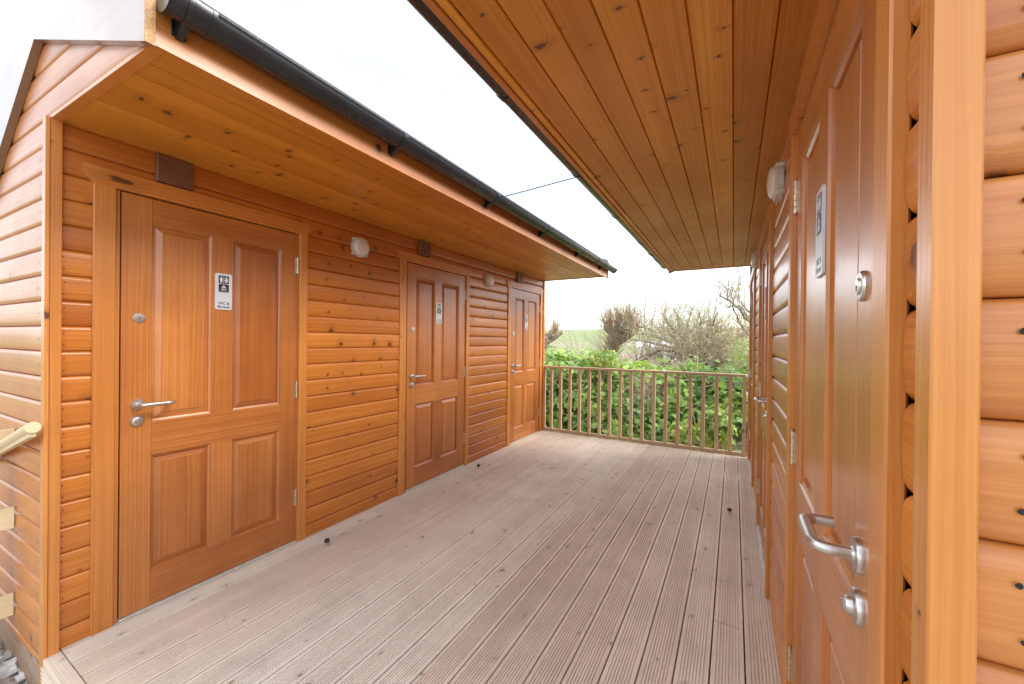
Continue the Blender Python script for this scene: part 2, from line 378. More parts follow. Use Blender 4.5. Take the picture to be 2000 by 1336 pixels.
SOF = 2.212
def cabin(side):
    left = side == 'L'
    XD = -2.457 if left else .172             # door leaf face
    sg = 1 if left else -1
    mp = lambda p: (XD + sg * p[0], p[1], p[2])
    new = lambda: MB(mp, not left)
    Y0, Y1 = (.463, 5.285) if left else (.499, 5.24)
    root = thing('timber_cabin', (XD - sg * .5, 2.9, 0),
                 'orange varnished log-clad cabin on the left, showing three panelled doors and its gable' if left
                 else 'orange varnished log-clad cabin close on the right, seen edge on under a wide boarded soffit', 'cabin', 'timber cabins facing each other across the deck')
    doors = [.685, 2.502, 4.315]; DW = .832
    CF = .003 if left else -.001
    # ---- passage wall: log-lap boards broken by the doors
    g = new()
    spans = [(Y0 + .02, doors[0] - (.093 if left else .0635))] + [(d + DW + .06, e - .09) for d, e in zip(doors, doors[1:])] + [(doors[2] + DW + .06, Y1 - .02)]
    for z0, z1 in rows(-.06, SOF + .06):
        pf = [(a + CF, z) for a, z in logprof(z0, z1)]
        if z1 <= 2.01:
            for a, b in spans: g.new(); g.prism(pf, 'y', a, b)
            zc = (z0 + z1) / 2
            if z0 > 0:
                for dz in (-.026, .024):
                    nail(g, (CF + .0015, Y0 + .043 + rng.uniform(-.003, .003), zc + dz), (1, 0, 0), .0024)
                for a, b in spans[1:3]: nail(g, (CF + .0022, (a + b) / 2 + .02 + rng.uniform(-.003, .003), zc + rng.uniform(-.004, .004)), (1, 0, 0), .0022)
        else: g.new(); g.prism(pf, 'y', Y0 + .02, Y1 - .02)
    g.build('wall', ['clad', 'nail', 'halo'], root)
    # backing behind the boards, coloured near-black to stand in for shade in the gaps
    g = new(); g.box(-.06, -.032, Y0 + .03, Y1 - .03, -.1, SOF + .1, 'y'); g.build('shade_backing', 'dark', root)
    # ---- near corner trim: two boards meeting at the corner
    g = new()
    ex = .027 if left else .020
    g.box(ex - .027, ex - .002, Y0 + .0008, Y0 + (.034 if left else .028), -.001 if 1 else 0, SOF, 'z', .002)
    g.box(ex - (.045 if left else .0315), ex, Y0 - .014, Y0, -.13, SOF, 'z', .002)
    g.build('corner_trim', 'trim', root)
    g = new(); g.box(-.02, .018, Y1 - .03, Y1 - .002, 0, SOF, 'z', .002); g.box(-.03, .018, Y1, Y1 + .014, -.13, SOF, 'z', .002); g.build('corner_trim', 'trim', root)
    # ---- doors with frames
    AO = .095 if left else .080
    def frame(y):
        g = new(); o = (XD, y, 0)
        g.box(-.006, .015, y - AO, y - .022, 0, 1.9915, 'z', .003)
        g.box(-.03, .015, y + DW + .012, y + DW + .067, 0, 1.9915, 'z', .003)
        g.new(); ya, yb = y - AO, y + DW + .067
        g.prism([(ya, 1.992), (yb, 1.992), (yb + .004, 2.02), (yb + .018, 2.030), (yb + .018, 2.068), (ya - .030, 2.068), (ya - .034, 2.040), (ya - .026, 2.018)], 'x', -.03, .0165)
        # jamb linings, set back, leaving a dark gap round the leaf
        g.box(-.05, -.004, y - .0215, y - .0045, 0, 1.99, 'z', .001); g.box(-.05, -.004, y + DW + .0035, y + DW + .0115, 0, 1.99, 'z', .001)
        return g.build('door_frame', 'trim', root, o)
    def leaf(y):
        g = new(); T = -.044
        ys = [0, .110, .363, .463, .732, DW]; zs = [.014, .180, .745, .906, 1.872, 1.986]
        if not left: ys = [0, .113, .370, .468, .735, DW]
        g.box(T, 0, y, y + ys[1], zs[0], zs[5], 'z', .0015); g.box(T, 0, y + ys[4], y + ys[5], zs[0], zs[5], 'z', .0015)
        for a, b in ((0, 1), (2, 3), (4, 5)): g.box(T, -.0003, y + ys[1] + .0003, y + ys[4] - .0003, zs[a], zs[b], 'y', .0004)
        for a, b in ((1, 2), (3, 4)): g.box(T, -.0002, y + ys[2], y + ys[3], zs[a] + .0003, zs[b] - .0003, 'z', .0006)
        for ya, yb in ((ys[1], ys[2]), (ys[3], ys[4])):
            for za, zb in ((zs[1], zs[2]), (zs[3], zs[4])):
                g.new()
                rings = [(0, -.0010), (.003, -.0065), (.008, -.0095), (.012, -.0115), (.0128, -.0205), (.0165, -.0205), (.042, -.0105), (.0435, -.0078)]
                for (i0, a0), (i1, a1) in zip(rings, rings[1:]):
                    q0 = [(y + ya + i0, za + i0), (y + yb - i0, za + i0), (y + yb - i0, zb - i0), (y + ya + i0, zb - i0)]
                    q1 = [(y + ya + i1, za + i1), (y + yb - i1, za + i1), (y + yb - i1, zb - i1), (y + ya + i1, zb - i1)]
                    for k in range(4):
                        j = (k + 1) % 4; pts = [(a0, *q0[k]), (a0, *q0[j]), (a1, *q1[j]), (a1, *q1[k])]
                        g.quad(*pts, uvs=[((p[1] if k % 2 == 0 else p[2]), (p[2] if k % 2 == 0 else p[1])) for p in pts])
                i1, a1 = rings[-1]; pts = [(a1, y + ya + i1, za + i1), (a1, y + yb - i1, za + i1), (a1, y + yb - i1, zb - i1), (a1, y + ya + i1, zb - i1)]
                g.quad(*pts, uvs=[(p[2], p[1]) for p in pts])
                g.quad((T, y + ya, za), (T, y + ya, zb), (T, y + yb, zb), (T, y + yb, za))
        o = (XD, y, 0); d = g.build('door', 'door', root, o)
        # handle: round rose, lever that returns to the door
        hy, hz = y + (.060 if left else .078), .998
        g = new(); g.lathe((0, hy, hz), (1, 0, 0), [(.0265, 0), (.0265, .006), (.025, .009), (.0115, .0095), (.0095, .012), (.0095, .03)], 28)
        r = .0095; pth = [(.012, hy, hz), (.035, hy, hz)]
        for k in range(1, 8): t = k / 8 * math.pi / 2; pth.append((.035 + .022 * math.sin(t), hy + .022 * (1 - math.cos(t)), hz))
        pth += [(.057, hy + .022, hz), (.057, hy + .055, hz), (.057, hy + .10, hz)]
        for k in range(1, 9): t = k / 8 * math.pi / 2; pth.append((.057 - .020 * (1 - math.cos(t)), hy + .10 + .020 * math.sin(t), hz))
        pth += [(.028, hy + .12, hz), (.012, hy + .12, hz)]
        g.tube(pth, r, 14); g.build('handle', 'steel', d, (XD, hy, hz))
        g = new(); lz = .920
        g.lathe((0, hy - .002, lz), (1, 0, 0), [(.0265, 0), (.0265, .006), (.0245, .009), (.016, .0092), (.0135, .011), (.0125, .017), (.011, .019)], 28)
        g.box(.018, .024, hy - .0045, hy + .0005, lz - .009, lz + .009, 'x', .001)
        g.build('thumb_turn', 'steel', d, (XD, hy, lz))
        g = new(); g.mat = 0; g.lathe((0, hy + .003, 1.408), (1, 0, 0), [(.0235, 0), (.0235, .003), (.021, .006), (.013, .0065), (.012, .009)], 26)
        g.mat = 1; g.box(.0088, .0096, hy + .0015, hy + .0045, 1.400, 1.409, 'x', .0002)
        g.build('lock_cylinder', ['steel', 'nail'], d, (XD, hy, 1.408))
        for hz in (1.7875, .9875, .29):
            g = new(); yy = y + DW + .0035
            for k in range(5):
                za = hz - .052 + k * .0208
                g.lathe((.0045, yy, za), (0, 0, 1), [(.0052, 0), (.0062, .001), (.0062, .0192), (.0052, .0202)], 12)
            g.box(-.002, .0012, yy - .016, yy, hz - .05, hz + .05, 'z', .0003)
            g.lathe((.0045, yy, hz - .056), (0, 0, 1), [(.002, 0), (.005, .003), (.004, .006)], 10); g.lathe((.0045, yy, hz + .052), (0, 0, 1), [(.004, 0), (.005, .003), (.002, .006)], 10)
            g.build('hinge', 'brass', d, (XD, yy, hz))
        return d
    def sill(y):
        g = new(); g.box(-.05, .012, y - .004, y + DW + .003, .0015, .0115, 'y', .003); return g.build('threshold', 'alu', root, (XD, y, 0))
    yd = doors[0] if left else doors[0] + .018
    for fn in (frame, leaf, sill):
        o = fn(yd)
        for d in doors[1:]: copy_tree(o, (0, d - doors[0] - (0 if left else .018), 0))
    # ---- soffit: boards running along the eave
    EV = (.945 if left else .887)                       # eave overhang from the door face
    ye = lambda q: (Y0 - .0 + (.035 * q[0] if left else 0)) + .036
    g = new(); x = .0; k = 0; pitch = .1085; x = EV - .026
    xx = [x - .031] if True else []
    g.new(); g.box(EV - .052, EV - .024, Y0 + .05, Y1 - .005, SOF - .006, SOF + .01, 'y', .003)
    x = EV - .053
    while x > -.03:
        a = max(x - pitch, -.03); g.new()
        g.prism([(a, SOF + .018), (a, SOF + .006), (a + .0035, SOF), (x - .0035, SOF), (x, SOF + .006), (x, SOF + .018)], 'y', (lambda q: ye(q)), Y1 + .004)
        x = a
        if a <= -.03: break
    g.build('soffit', 'soffit', root)
    # end battens of the eave box
    g = new()
    g.new(); g.prism([(.0, SOF - .003), (.0, SOF + .012), (EV - .02, SOF + .012), (EV - .02, SOF - .003)][::1], 'y', (lambda q: ye(q) - .036 + .001), (lambda q: ye(q) - .001))
    g.build('soffit_batten', 'trim', root); g = new()
    g.new(); g.prism([(.0, SOF - .006), (.0, SOF + .012), (EV - .02, SOF + .012), (EV - .02, SOF - .006)][::1], 'y', Y1 + .005, Y1 + .03)
    g.build('soffit_batten', 'trim', root)
    # ---- fascia
    g = new(); yf = (lambda q: Y0 + .0295) if left else Y0 + .01
    fb = SOF - (.022 if left else .011)
    g.new(); g.prism([(EV - .022, fb), (EV - .022, 2.335), (EV, 2.335), (EV, fb)], 'y', yf, Y1 + .02)
    g.build('fascia', 'fascia', root)
    # ---- gutter: half-round with rolled rim
    gc, gzc, gr = EV + (.057 if left else .070), 2.318, .0500
    g = new(); ga, gb = Y0 + .031, Y1 + .12
    out = [(gc + gr * math.cos(math.pi + math.pi * t / 16), gzc + gr * math.sin(math.pi + math.pi * t / 16)) for t in range(17)]
    inn = [(gc + (gr - .003) * math.cos(math.pi + math.pi * t / 16), gzc + (gr - .003) * math.sin(math.pi + math.pi * t / 16)) for t in range(17)]
    g.prism(out + [(gc + gr + .002, gzc + .003)] + inn[::-1], 'y', ga, gb)
    gut = g.build('gutter', 'gutter', root)
    g = new(); g.prism(out + [(gc + gr, gzc + .004), (gc - gr, gzc + .004)], 'y', ga - .003, ga + .0005); g.build('end_cap', 'gutter', gut)
    def ring(y, w, t, parent, name, foot=False):
        g = new(); r2 = gr + t
        o = [(gc + r2 * math.cos(math.pi + math.pi * k / 14), gzc + r2 * math.sin(math.pi + math.pi * k / 14)) for k in range(15)]
        i = [(gc + (gr + .0002) * math.cos(math.pi + math.pi * k / 14), gzc + (gr + .0002) * math.sin(math.pi + math.pi * k / 14)) for k in range(15)]
        g.prism([(gc - r2, gzc + .004)] + o + [(gc + r2, gzc + .006)] + i[::-1], 'y', y, y + w)
        if foot:
            g.prism([(EV + .0005, gzc - .078), (EV + .0005, gzc - .01), (EV + .012, gzc - .012), (EV + .035, gzc - .047), (EV + .05, gzc - .0515), (EV + .012, gzc - .078)], 'y', y + .003, y + w - .003)
            g.box(EV + .0006, EV + .004, y - .006, y + w + .006, gzc - .072, gzc - .02, 'z', .001)
        return g.build(name, 'gutter', parent)
    br = [.535, 1.40, 2.27, 3.13, 4.05, 4.9] if left else [1.32, 2.15, 3.0, 3.9, 4.82]
    for y in br: ring(y, .026, .0035, gut, 'bracket', True)
    for y in ((.55, 4.58) if left else (4.45,)): ring(y, .012, .0045, gut, 'joint'); ring(y + .045, .012, .0045, gut, 'joint'); ring(y + .012, .033, .0025, gut, 'joint')
    g = new(); g.prism([(gc + (gr + .003) * math.cos(math.pi + math.pi * t / 16), gzc + (gr + .003) * math.sin(math.pi + math.pi * t / 16)) for t in range(17)] , 'y', gb - .004, gb + .006)
    ring(gb - .035, .012, .004, gut, 'joint'); g.build('end_cap', 'gutter', gut)
    # ---- gables, back wall, roof. Local a: 0 at door face, negative into the cabin
    RX, BX = -.05, -1.15                                   # ridge and back wall
    zl = lambda a: 2.80 + (a - RX) * .62 if a < RX else 2.80 - (a - RX) * .365   # top line of the bargeboards
    ru = lambda a: zl(a) - .075                                                   # underside of the roof deck
    def xr(z): return min(EV - .03, RX + (2.80 - .10 - z) / .365)
    def xl(z): return max(BX, RX - (2.80 - .10 - z) / .62)
    for far in (False, True):
        g = new()
        yy = Y1 if far else Y0
        sk = (lambda a: .035 * (a - .027) if left and not far else 0)
        dr = 1 if far else -1
        for z0, z1 in rows(-.06, 2.68):
            pf0 = logprof(z0, z1) if left else logprof(z0, z1, .016, .0025, rt=.025, rb=.030)
            pf = [(yy + dr * (a + .002), z) for a, z in pf0]
            r = (lambda q: -.008) if z1 < SOF + .03 else (lambda q: xr(q[1]))
            l = (lambda q: xl(q[1]))
            if r((0, z1)) - l((0, z1)) < .05: continue
            omp = g.mp
            g.mp = lambda p: omp((p[0], p[1] + sk(p[0]), p[2]))
            g.new(); g.prism(pf, 'x', lambda q: min(l(q), r(q) - .01), r)
            if not left and not far and z0 > -.02:
                h = z1 - z0
                nail(g, (-.042 + rng.uniform(-.006, .004), yy - .0035, z0 + h * rng.uniform(.24, .36)), (0, -1, 0), .0028); nail(g, (-.039 + rng.uniform(-.004, .003), yy - .0035, z0 + h * rng.uniform(.68, .80)), (0, -1, 0), .0028)
            elif left and not far and z1 < SOF:
                for aa in (-.30, -.08): nail(g, (aa, yy - .0035, z0 + .05), (0, -1, 0), .003)
            g.mp = omp
        g.build('gable_wall', ['clad_near' if not far else 'clad', 'nail', 'halo'], root)
        # bargeboards
        g = new(); y_a, y_b = (yy - .034, yy - .004) if not far else (yy + .006, yy + .036)
        if left and not far: y_a, y_b = yy - .030, yy - .004
        f0 = lambda q: y_a + sk(q[0]); f1 = lambda q: y_b + sk(q[0])
        g.new(); g.prism([(RX, 2.532), (EV + .006, SOF - .030), (EV + .006, zl(EV)), (RX, 2.80)], 'y', f0, f1)
        g.new(); xb = BX - .12; g.prism([(RX - .0005, 2.532), (RX - .0005, 2.80), (xb, zl(xb)), (xb, 2.532 + (xb - RX) * .70)], 'y', f0, f1)
        # cut ends show bare sawn wood
        g.mat = 1; g.box(EV + .0062, EV + .0075, f0((EV, 0)) + .0005, f1((EV, 0)) - .0005, SOF - .029, zl(EV) - .002, 'z', .0001)
        g.build('bargeboard', ['barge', 'endgrain'], root)
    g = new()
    for z0, z1 in rows(-.06, 2.08): g.new(); g.prism([(BX - a, z) for a, z in logprof(z0, z1)], 'y', Y0 + .01, Y1 - .01)
    g.build('back_wall', 'clad', root)
    g = new(); g.box(BX + .02, -.03, Y0 + .03, Y1 - .03, -.24, -.07, 'y'); g.box(BX - .0, .008, Y0 - .006 + (0 if not left else -.002), Y0 + .02, -.25, -.062, 'x', .003); g.build('plinth', 'plinth', root)
    g = new(); yo0, yo1 = Y0 - .01, Y1 + .03
    fo0 = (lambda q: yo0 + (.035 * q[0] if left else 0))
    g.new(); g.prism([(RX, 2.745), (EV + .022, 2.745 - (EV + .022 - RX) * .365), (EV + .022, 2.765 - (EV + .022 - RX) * .365), (RX, 2.765)], 'y', fo0, yo1)
    g.new(); g.prism([(RX - .0004, 2.745), (RX - .0004, 2.765), (BX - .15, 2.765 + (BX - .15 - RX) * .62), (BX - .15, 2.745 + (BX - .15 - RX) * .62)], 'y', fo0, yo1)
    g.prism([(RX - .07, 2.725), (RX, 2.767), (RX + .09, 2.735), (RX + .09, 2.745), (RX, 2.785), (RX - .07, 2.735)], 'y', yo0, yo1)
    g.build('roof', 'felt', root)
    return root, mp
cabL, mpL = cabin('L'); cabR, mpR = cabin('R')
XDL, XDR = -2.457, .172

# ------------------------------------------------------------------ lamps, vents, signs (hang on the walls)
def lamp(x, sg, y, z, label):
    t = thing('wall_lamp', (x, y, z), label, 'lamp', 'round white bulkhead lamps on the cabin walls')
    g = MB(lambda p: (x + sg * p[0], y + p[1], z + p[2]), sg < 0)
    g.lathe((0, 0, 0), (1, 0, 0), [(.070, 0), (.074, .004), (.074, .028), (.070, .032), (.066, .033)], 36)
    for k in range(4):
        a = math.pi / 4 + k * math.pi / 2; g.lathe((0, math.cos(a) * .076, math.sin(a) * .076), (1, 0, 0), [(.011, 0), (.011, .026), (.008, .030), (.004, .031)], 12)
    g.build('lamp_base', 'lampb', t, (x, y, z))
    g = MB(lambda p: (x + sg * p[0], y + p[1], z + p[2]), sg < 0)
    g.lathe((0, 0, 0), (1, 0, 0), [(.0655, .030), (.0655, .036)] + [(.0655 * math.cos(k / 9 * math.pi / 2 * .96), .036 + .022 * math.sin(k / 9 * math.pi / 2)) for k in range(1, 10)], 36)
    g.build('lamp_lens', 'lens', t, (x, y, z))
lamp(XDL + .003, 1, 1.99, 2.005, 'white round bulkhead lamp between the nearest and middle doors of the left cabin')
lamp(XDL + .003, 1, 3.77, 2.005, 'white round bulkhead lamp between the middle and farthest doors of the left cabin')
lamp(XDR + .001, -1, 1.99, 2.000, 'white round bulkhead lamp under the right soffit beside the nearest right door')
lamp(XDR + .001, -1, 3.77, 2.000, 'white round bulkhead lamp at the far end of the right cabin wall by the sky')
for d, w in ((.685, 'above the nearest left door'), (2.502, 'above the middle left door'), (4.315, 'above the farthest left door')):
    t = thing('wall_vent', (XDL, d + .19, 2.14), 'dark brown plastic vent box ' + w + ', tucked under the soffit', 'vent', 'brown vent boxes above the left doors')
    g = MB(); y0, y1 = d + .115, d + .262
    g.box(XDL, XDL + .030, y0, y1, 2.076, 2.205, 'z', .004); g.build('vent_body', 'vent', t, WL[t.name])
    g = MB()
    for k in range(9): g.box(XDL + .0302, XDL + .033, y0 + .012, y1 - .012, 2.084 + k * .0125, 2.0905 + k * .0125, 'y', .0008)
    g.build('louvre', 'vent', t, WL[t.name])

def text_mesh(body, size):
    cu = bpy.data.curves.new('t', 'FONT'); cu.body = body; cu.size = size; cu.align_x = 'CENTER'; cu.extrude = 0; cu.offset = size * .022; cu.shear = .15; cu.space_line = .92; cu.resolution_u = 3
    ob = bpy.data.objects.new('t', cu); COL.objects.link(ob); bpy.context.view_layer.update()
    me = bpy.data.meshes.new_from_object(ob); V = [tuple(v.co) for v in me.vertices]; F = [tuple(p.vertices) for p in me.polygons]
    bpy.data.objects.remove(ob); bpy.data.curves.remove(cu); bpy.data.meshes.remove(me); return V, F
TV, TF = text_mesh('WC &\nShower', .0205)
def rrect(cx, cy, w, h, r, n=5):
    out = []
    for qx, qy, a0 in ((1, -1, -90), (1, 1, 0), (-1, 1, 90), (-1, -1, 180)):
        for k in range(n + 1):
            a = rad(a0 + 90 * k / n); out.append((cx + qx * (w / 2 - r) + r * math.cos(a), cy + qy * (h / 2 - r) + r * math.sin(a)))
    return out
def circ(cx, cy, r, n=14): return [(cx + r * math.cos(2 * math.pi * k / n), cy + r * math.sin(2 * math.pi * k / n)) for k in range(n)]
def sign(x, sg, y, zc, label):
    t = thing('door_sign', (x, y, zc), label, 'sign', 'WC and shower signs on the doors')
    # local u to the reader's right, w up, depth out of the door
    mp = lambda p: (x + sg * p[2], y + sg * p[0], zc + p[1])
    def nb(): return MB(mp, False)
    g = nb(); g.prism(rrect(0, 0, .082, .198, .009), 'z', 0, .005); g.build('sign_plate', 'signw', t, (x, y, zc), recalc=True)
    g = nb()
    for cy in (.066, .019): g.prism(rrect(0, cy, .050, .044, .006), 'z', .005, .0056)
    g.build('pictogram_panel', 'signk', t, (x, y, zc), recalc=True)
    g = nb(); Z = (.0056, .0062)
    for cx, fem in ((-.0125, False), (.0125, True)):
        g.prism(circ(cx, .0805, .0036), 'z', *Z)
        g.prism([(cx - .0065, .075), (cx + .0065, .075), (cx + .0078, .062), (cx + .0050, .060), (cx + .0040, .049), (cx + .0006, .049), (cx, .058), (cx - .0006, .049), (cx - .0040, .049), (cx - .0050, .060), (cx - .0078, .062)] if not fem else
                [(cx - .005, .075), (cx + .005, .075), (cx + .0078, .0635), (cx + .0085, .057), (cx + .0045, .057), (cx + .0038, .049), (cx + .0006, .049), (cx, .057), (cx - .0006, .049), (cx - .0038, .049), (cx - .0045, .057), (cx - .0085, .057), (cx - .0078, .0635)], 'z', *Z)
    g.prism([(-.0012, .049), (.0012, .049), (.0012, .083), (-.0012, .083)], 'z', *Z)
    # shower head with falling water
    g.prism([(-.0018, .036), (.0018, .036), (.0022, .031), (.008, .028), (.011, .0215), (-.011, .0215), (-.008, .028), (-.0022, .031)], 'z', *Z)
    for k in range(5):
        u0 = -.0085 + k * .00425; u1 = u0 * 1.65; g.prism([(u0 - .0009, .0195), (u0 + .0009, .0195), (u1 + .0010, .003), (u1 - .0010, .003)], 'z', *Z)
    g.build('pictogram', 'signw', t, (x, y, zc), recalc=True)
    g = nb(); base = [g.vert((a, b - .0715, .0054)) for a, b, c in TV]
    for f in TF: g.face([base[i] for i in f])
    g.build('lettering', 'signk', t, (x, y, zc))
for nm, x, sg, dy in (('left', XDL + .0003, 1, 0), ('right', XDR - .0003, -1, .018)):
    for d, w in ((.685, 'nearest'), (2.502, 'middle'), (4.315, 'farthest')):
        sign(x, sg, (d if d > 1 else d + dy) + (.414 if sg > 0 else .419), 1.572, 'white WC & Shower sign on the %s door of the %s cabin' % (w, nm))

# ------------------------------------------------------------------ railing
RY = 5.315
t = thing('railing', (-1.15, RY, 0), 'brown timber balustrade with square balusters closing the far end of the deck', 'railing')
def rpart(name, *boxes, mat='rail'):
    g = MB()
    for b in boxes: g.box(*b)
    return g.build(name, mat, t, (0, RY, 0))
rpart('top_rail', (-2.455, .178, RY - .032, RY + .032, .925, .955, 'x', .004))
rpart('bottom_rail', (-2.455, .178, RY - .020, RY + .020, .004, .040, 'x', .003))
b0 = None
for k in range(18):
    x = -2.328 + .1438 * k
    if b0 is None:
        g = MB(); g.box(x - .019, x + .019, RY - .0185, RY + .0185, .0405, .9245, 'z', .003); b0 = g.build('baluster', 'rail', t, (x, RY, 0))
    else:
        c = b0.copy(); COL.objects.link(c); c.location = b0.location + Vector((.1438 * k, 0, 0))
for x0, x1 in ((-2.455, -2.425), (.150, .178)): rpart('end_post', (x0, x1, RY - .0185, RY + .0185, .0405, .9245, 'z', .003))

# ------------------------------------------------------------------ door stops
for x, y, lb in ((-2.245, 1.60, 'small steel door stop with black rubber top beside the nearest left door'), (-2.275, 3.35, 'small steel door stop with black rubber top beside the middle left door'), (-.013, 3.47, 'small black-topped door stop on the right side of the deck')):
    t2 = thing('door_stop', (x, y, 0), lb, 'door stop', 'door stops screwed to the deck')
    g = MB(); g.lathe((x, y, -.001), (0, 0, 1), [(.0135, 0), (.0135, .002), (.011, .003), (.011, .024)], 18); g.build('stop_base', 'steel', t2, (x, y, 0))
    g = MB(); g.lathe((x, y, .022), (0, 0, 1), [(.0145, 0), (.0155, .003), (.0155, .014), (.013, .018)], 18); g.build('rubber_top', 'rubber', t2, (x, y, 0))

# ------------------------------------------------------------------ pale pine handrail and fence at the left gable
t3 = thing('pine_fence', (-2.9, .36, -.22), 'pale new pine fence with rounded handrail against the near end of the left cabin', 'fence')
g = MB(); a = Vector((-2.335, .405, .967)); b = Vector((-3.45, .405, .655))
g.tube([a + (b - a) * k / 4 for k in range(5)], .0215, 18); d = (b - a).normalized()
g.prism([(.396, -.036), (.414, -.036), (.414, -.012), (.396, -.012)], 'x', a.x - .004, b.x)
for i in range(len(g.v) - 8, len(g.v)):
    x, y, z = g.v[i]; g.v[i] = (x, y, a.z + z + (x - a.x) * (b.z - a.z) / (b.x - a.x))
g.build('handrail', 'pine', t3, WL[t3.name], recalc=True)
for z0, z1 in ((.800, .892), (.438, .535), (.040, .138)):
    g = MB(); g.box(-2.875, -2.855, -.6, .441, z0, z1, 'y', .002); g.build('slat', 'pine', t3, WL[t3.name])
g = MB(); g.box(-2.965, -2.877, .30, .384, -.24, .74, 'z', .003); g.build('post', 'pine', t3, WL[t3.name])
g = MB(); g.box(-2.965, -2.877, -.62, -.53, -.24, .9, 'z', .003); g.build('post', 'pine', t3, WL[t3.name])
t4 = thing('step_board', (-2.2, .39, -.2), 'low pale timber step board lying below the deck front edge', 'step')
g = MB(); g.box(-2.42, -1.1, .30, .440, -.165, -.13, 'x', .003); g.build('tread', 'pine', t4, WL[t4.name])
g = MB(); g.box(-2.40, -2.33, .31, .43, -.25, -.166, 'z', .003); g.build('bearer', 'pine', t4, WL[t4.name]); g = MB(); g.box(-1.2, -1.13, .31, .43, -.25, -.166, 'z', .003); g.build('bearer', 'pine', t4, WL[t4.name])

# rubble along the left wall
g = MB()
for k in range(420):
    x = rng.uniform(-3.8, -2.25); y = rng.uniform(-.3, .52) ** 1; s_ = rng.choice([.006, .009, .013, .02, .03]) * rng.uniform(.7, 1.3)
    if x > -2.47 and y > .42: continue
    c = Vector((x, y, -.215 + s_ * .3)); g.new(); vs = []
    q = Matrix.Rotation(rng.uniform(0, 6.28), 3, 'Z') @ Matrix.Rotation(rng.uniform(-.5, .5), 3, 'X')
    for (i, j, l) in [(-1, -1, -1), (1, -1, -1), (1, 1, -1), (-1, 1, -1), (-1, -1, 1), (1, -1, 1), (1, 1, 1), (-1, 1, 1)]:
        vs.append(g.vert(c + q @ Vector((i * s_ * rng.uniform(.5, 1.2), j * s_ * rng.uniform(.5, 1), l * s_ * rng.uniform(.25, .7)))))
    for f in ((0, 3, 2, 1), (4, 5, 6, 7), (0, 1, 5, 4), (1, 2, 6, 5), (2, 3, 7, 6), (3, 0, 4, 7)): g.face([vs[i] for i in f])
tag(g.build('rubble', 'stone', ang=20), 'pale broken stone rubble scattered along the foot of the left cabin', 'rubble', kind='stuff')

# dry leaves and litter on the far end of the deck
g = MB()
for k in range(70):
    x = rng.uniform(-2.4, .1) if k > 25 else rng.uniform(-2.4, -1.5); y = 5.25 - abs(rng.gauss(0, .9)) if k > 20 else rng.uniform(3.2, 4.6)
    if y < .8: continue
    s_ = rng.uniform(.004, .011); a_ = rng.uniform(0, 6.28); z = .0035
    p = [Vector((x + s_ * math.cos(a_ + t) * (1.6 if k % 2 else 1), y + s_ * math.sin(a_ + t), z + rng.uniform(0, .004))) for t in (0, 1.4, 3.1, 4.6)]
    g.new(); g.quad(*p)
tag(g.build('leaf_litter', 'bark'), 'tiny dry leaf and twig litter on the deck boards', 'litter', kind='stuff')

# ------------------------------------------------------------------ overhead cables
def cable(name, p0, p1, ext, r, sag, label):
    d = p1 - p0; a = p0 - d * ext[0]; b = p1 + d * ext[1]; g = MB(); n = 24
    g.tube([a.lerp(b, k / n) - Vector((0, 0, sag * 4 * (k / n) * (1 - k / n) - sag * .9)) for k in range(n + 1)], r, 6)
    tag(g.build(name, 'cable', origin=a), label, 'cable')
cable('overhead_cable', P(985, 384, 9), P(1115, 349, 10), (1.2, 2.2), .014, .0, 'thin dark cable crossing the sky between the two roofs')
cable('overhead_cable', P(1100, 458.5, 30), P(1210, 447, 32), (1.5, 2.5), .012, .0, 'faint far cable low in the sky just above the left gutter end')

# ------------------------------------------------------------------ vegetation
def leaf5(g, c, nrm, s, roll):
    u = nrm.orthogonal().normalized(); w = nrm.cross(u); u, w = u * math.cos(roll) + w * math.sin(roll), w * math.cos(roll) - u * math.sin(roll)
    pts = [(0, -.9), (.75, -.55), (.95, .15), (.42, .30), (0, 1.1), (-.42, .30), (-.95, .15), (-.75, -.55)]
    dn = nrm * (-.25)
    ctr = g.vert(c); vs = [g.vert(c + (u * a + w * b) * s + dn * s * abs(a)) for a, b in pts]
    g.face([ctr, vs[0], vs[1], vs[2], vs[3], vs[4]]); g.face([ctr, vs[4], vs[5], vs[6], vs[7], vs[0]])
def hedge_top(x): return .89 - .15 * smooth(-3.2, -2.2, x) + .16 * noise.noise(Vector((x * .7, 2, 0))) + .15 * noise.noise(Vector((x * 2.1, 5, 0))) + (.06 if x < -3 else 0)
# ivy bank: front face rising from below the deck, lumpy
def bank(x, t):
    """t 0 bottom .. 1 top front .. 1.6 back"""
    n = noise.noise(Vector((x * .9, t * 2.4, 7))) * .42 + noise.noise(Vector((x * 2.3, t * 5, 1))) * .17
    zt = hedge_top(x)
    if t <= 1: y = 6.55 + .9 * t * t - n; z = -1.0 + (zt + 1.0) * t
    else: y = 7.45 + (t - 1) * 4.2 - n * .3; z = zt - .5 * (t - 1) ** 1.2 + .22 * n
    return Vector((x, y, z))
g = MB(); NX, NT = 90, 26; bi = {}
for i in range(NX + 1):
    for j in range(NT + 1): bi[i, j] = g.vert(bank(-8 + 11.5 * i / NX, 1.6 * j / NT) + Vector((0, .12, -.06)))
for i in range(NX):
    for j in range(NT): g.face([bi[i, j], bi[i + 1, j], bi[i + 1, j + 1], bi[i, j + 1]])
gl = MB()
r2 = random.Random(3)
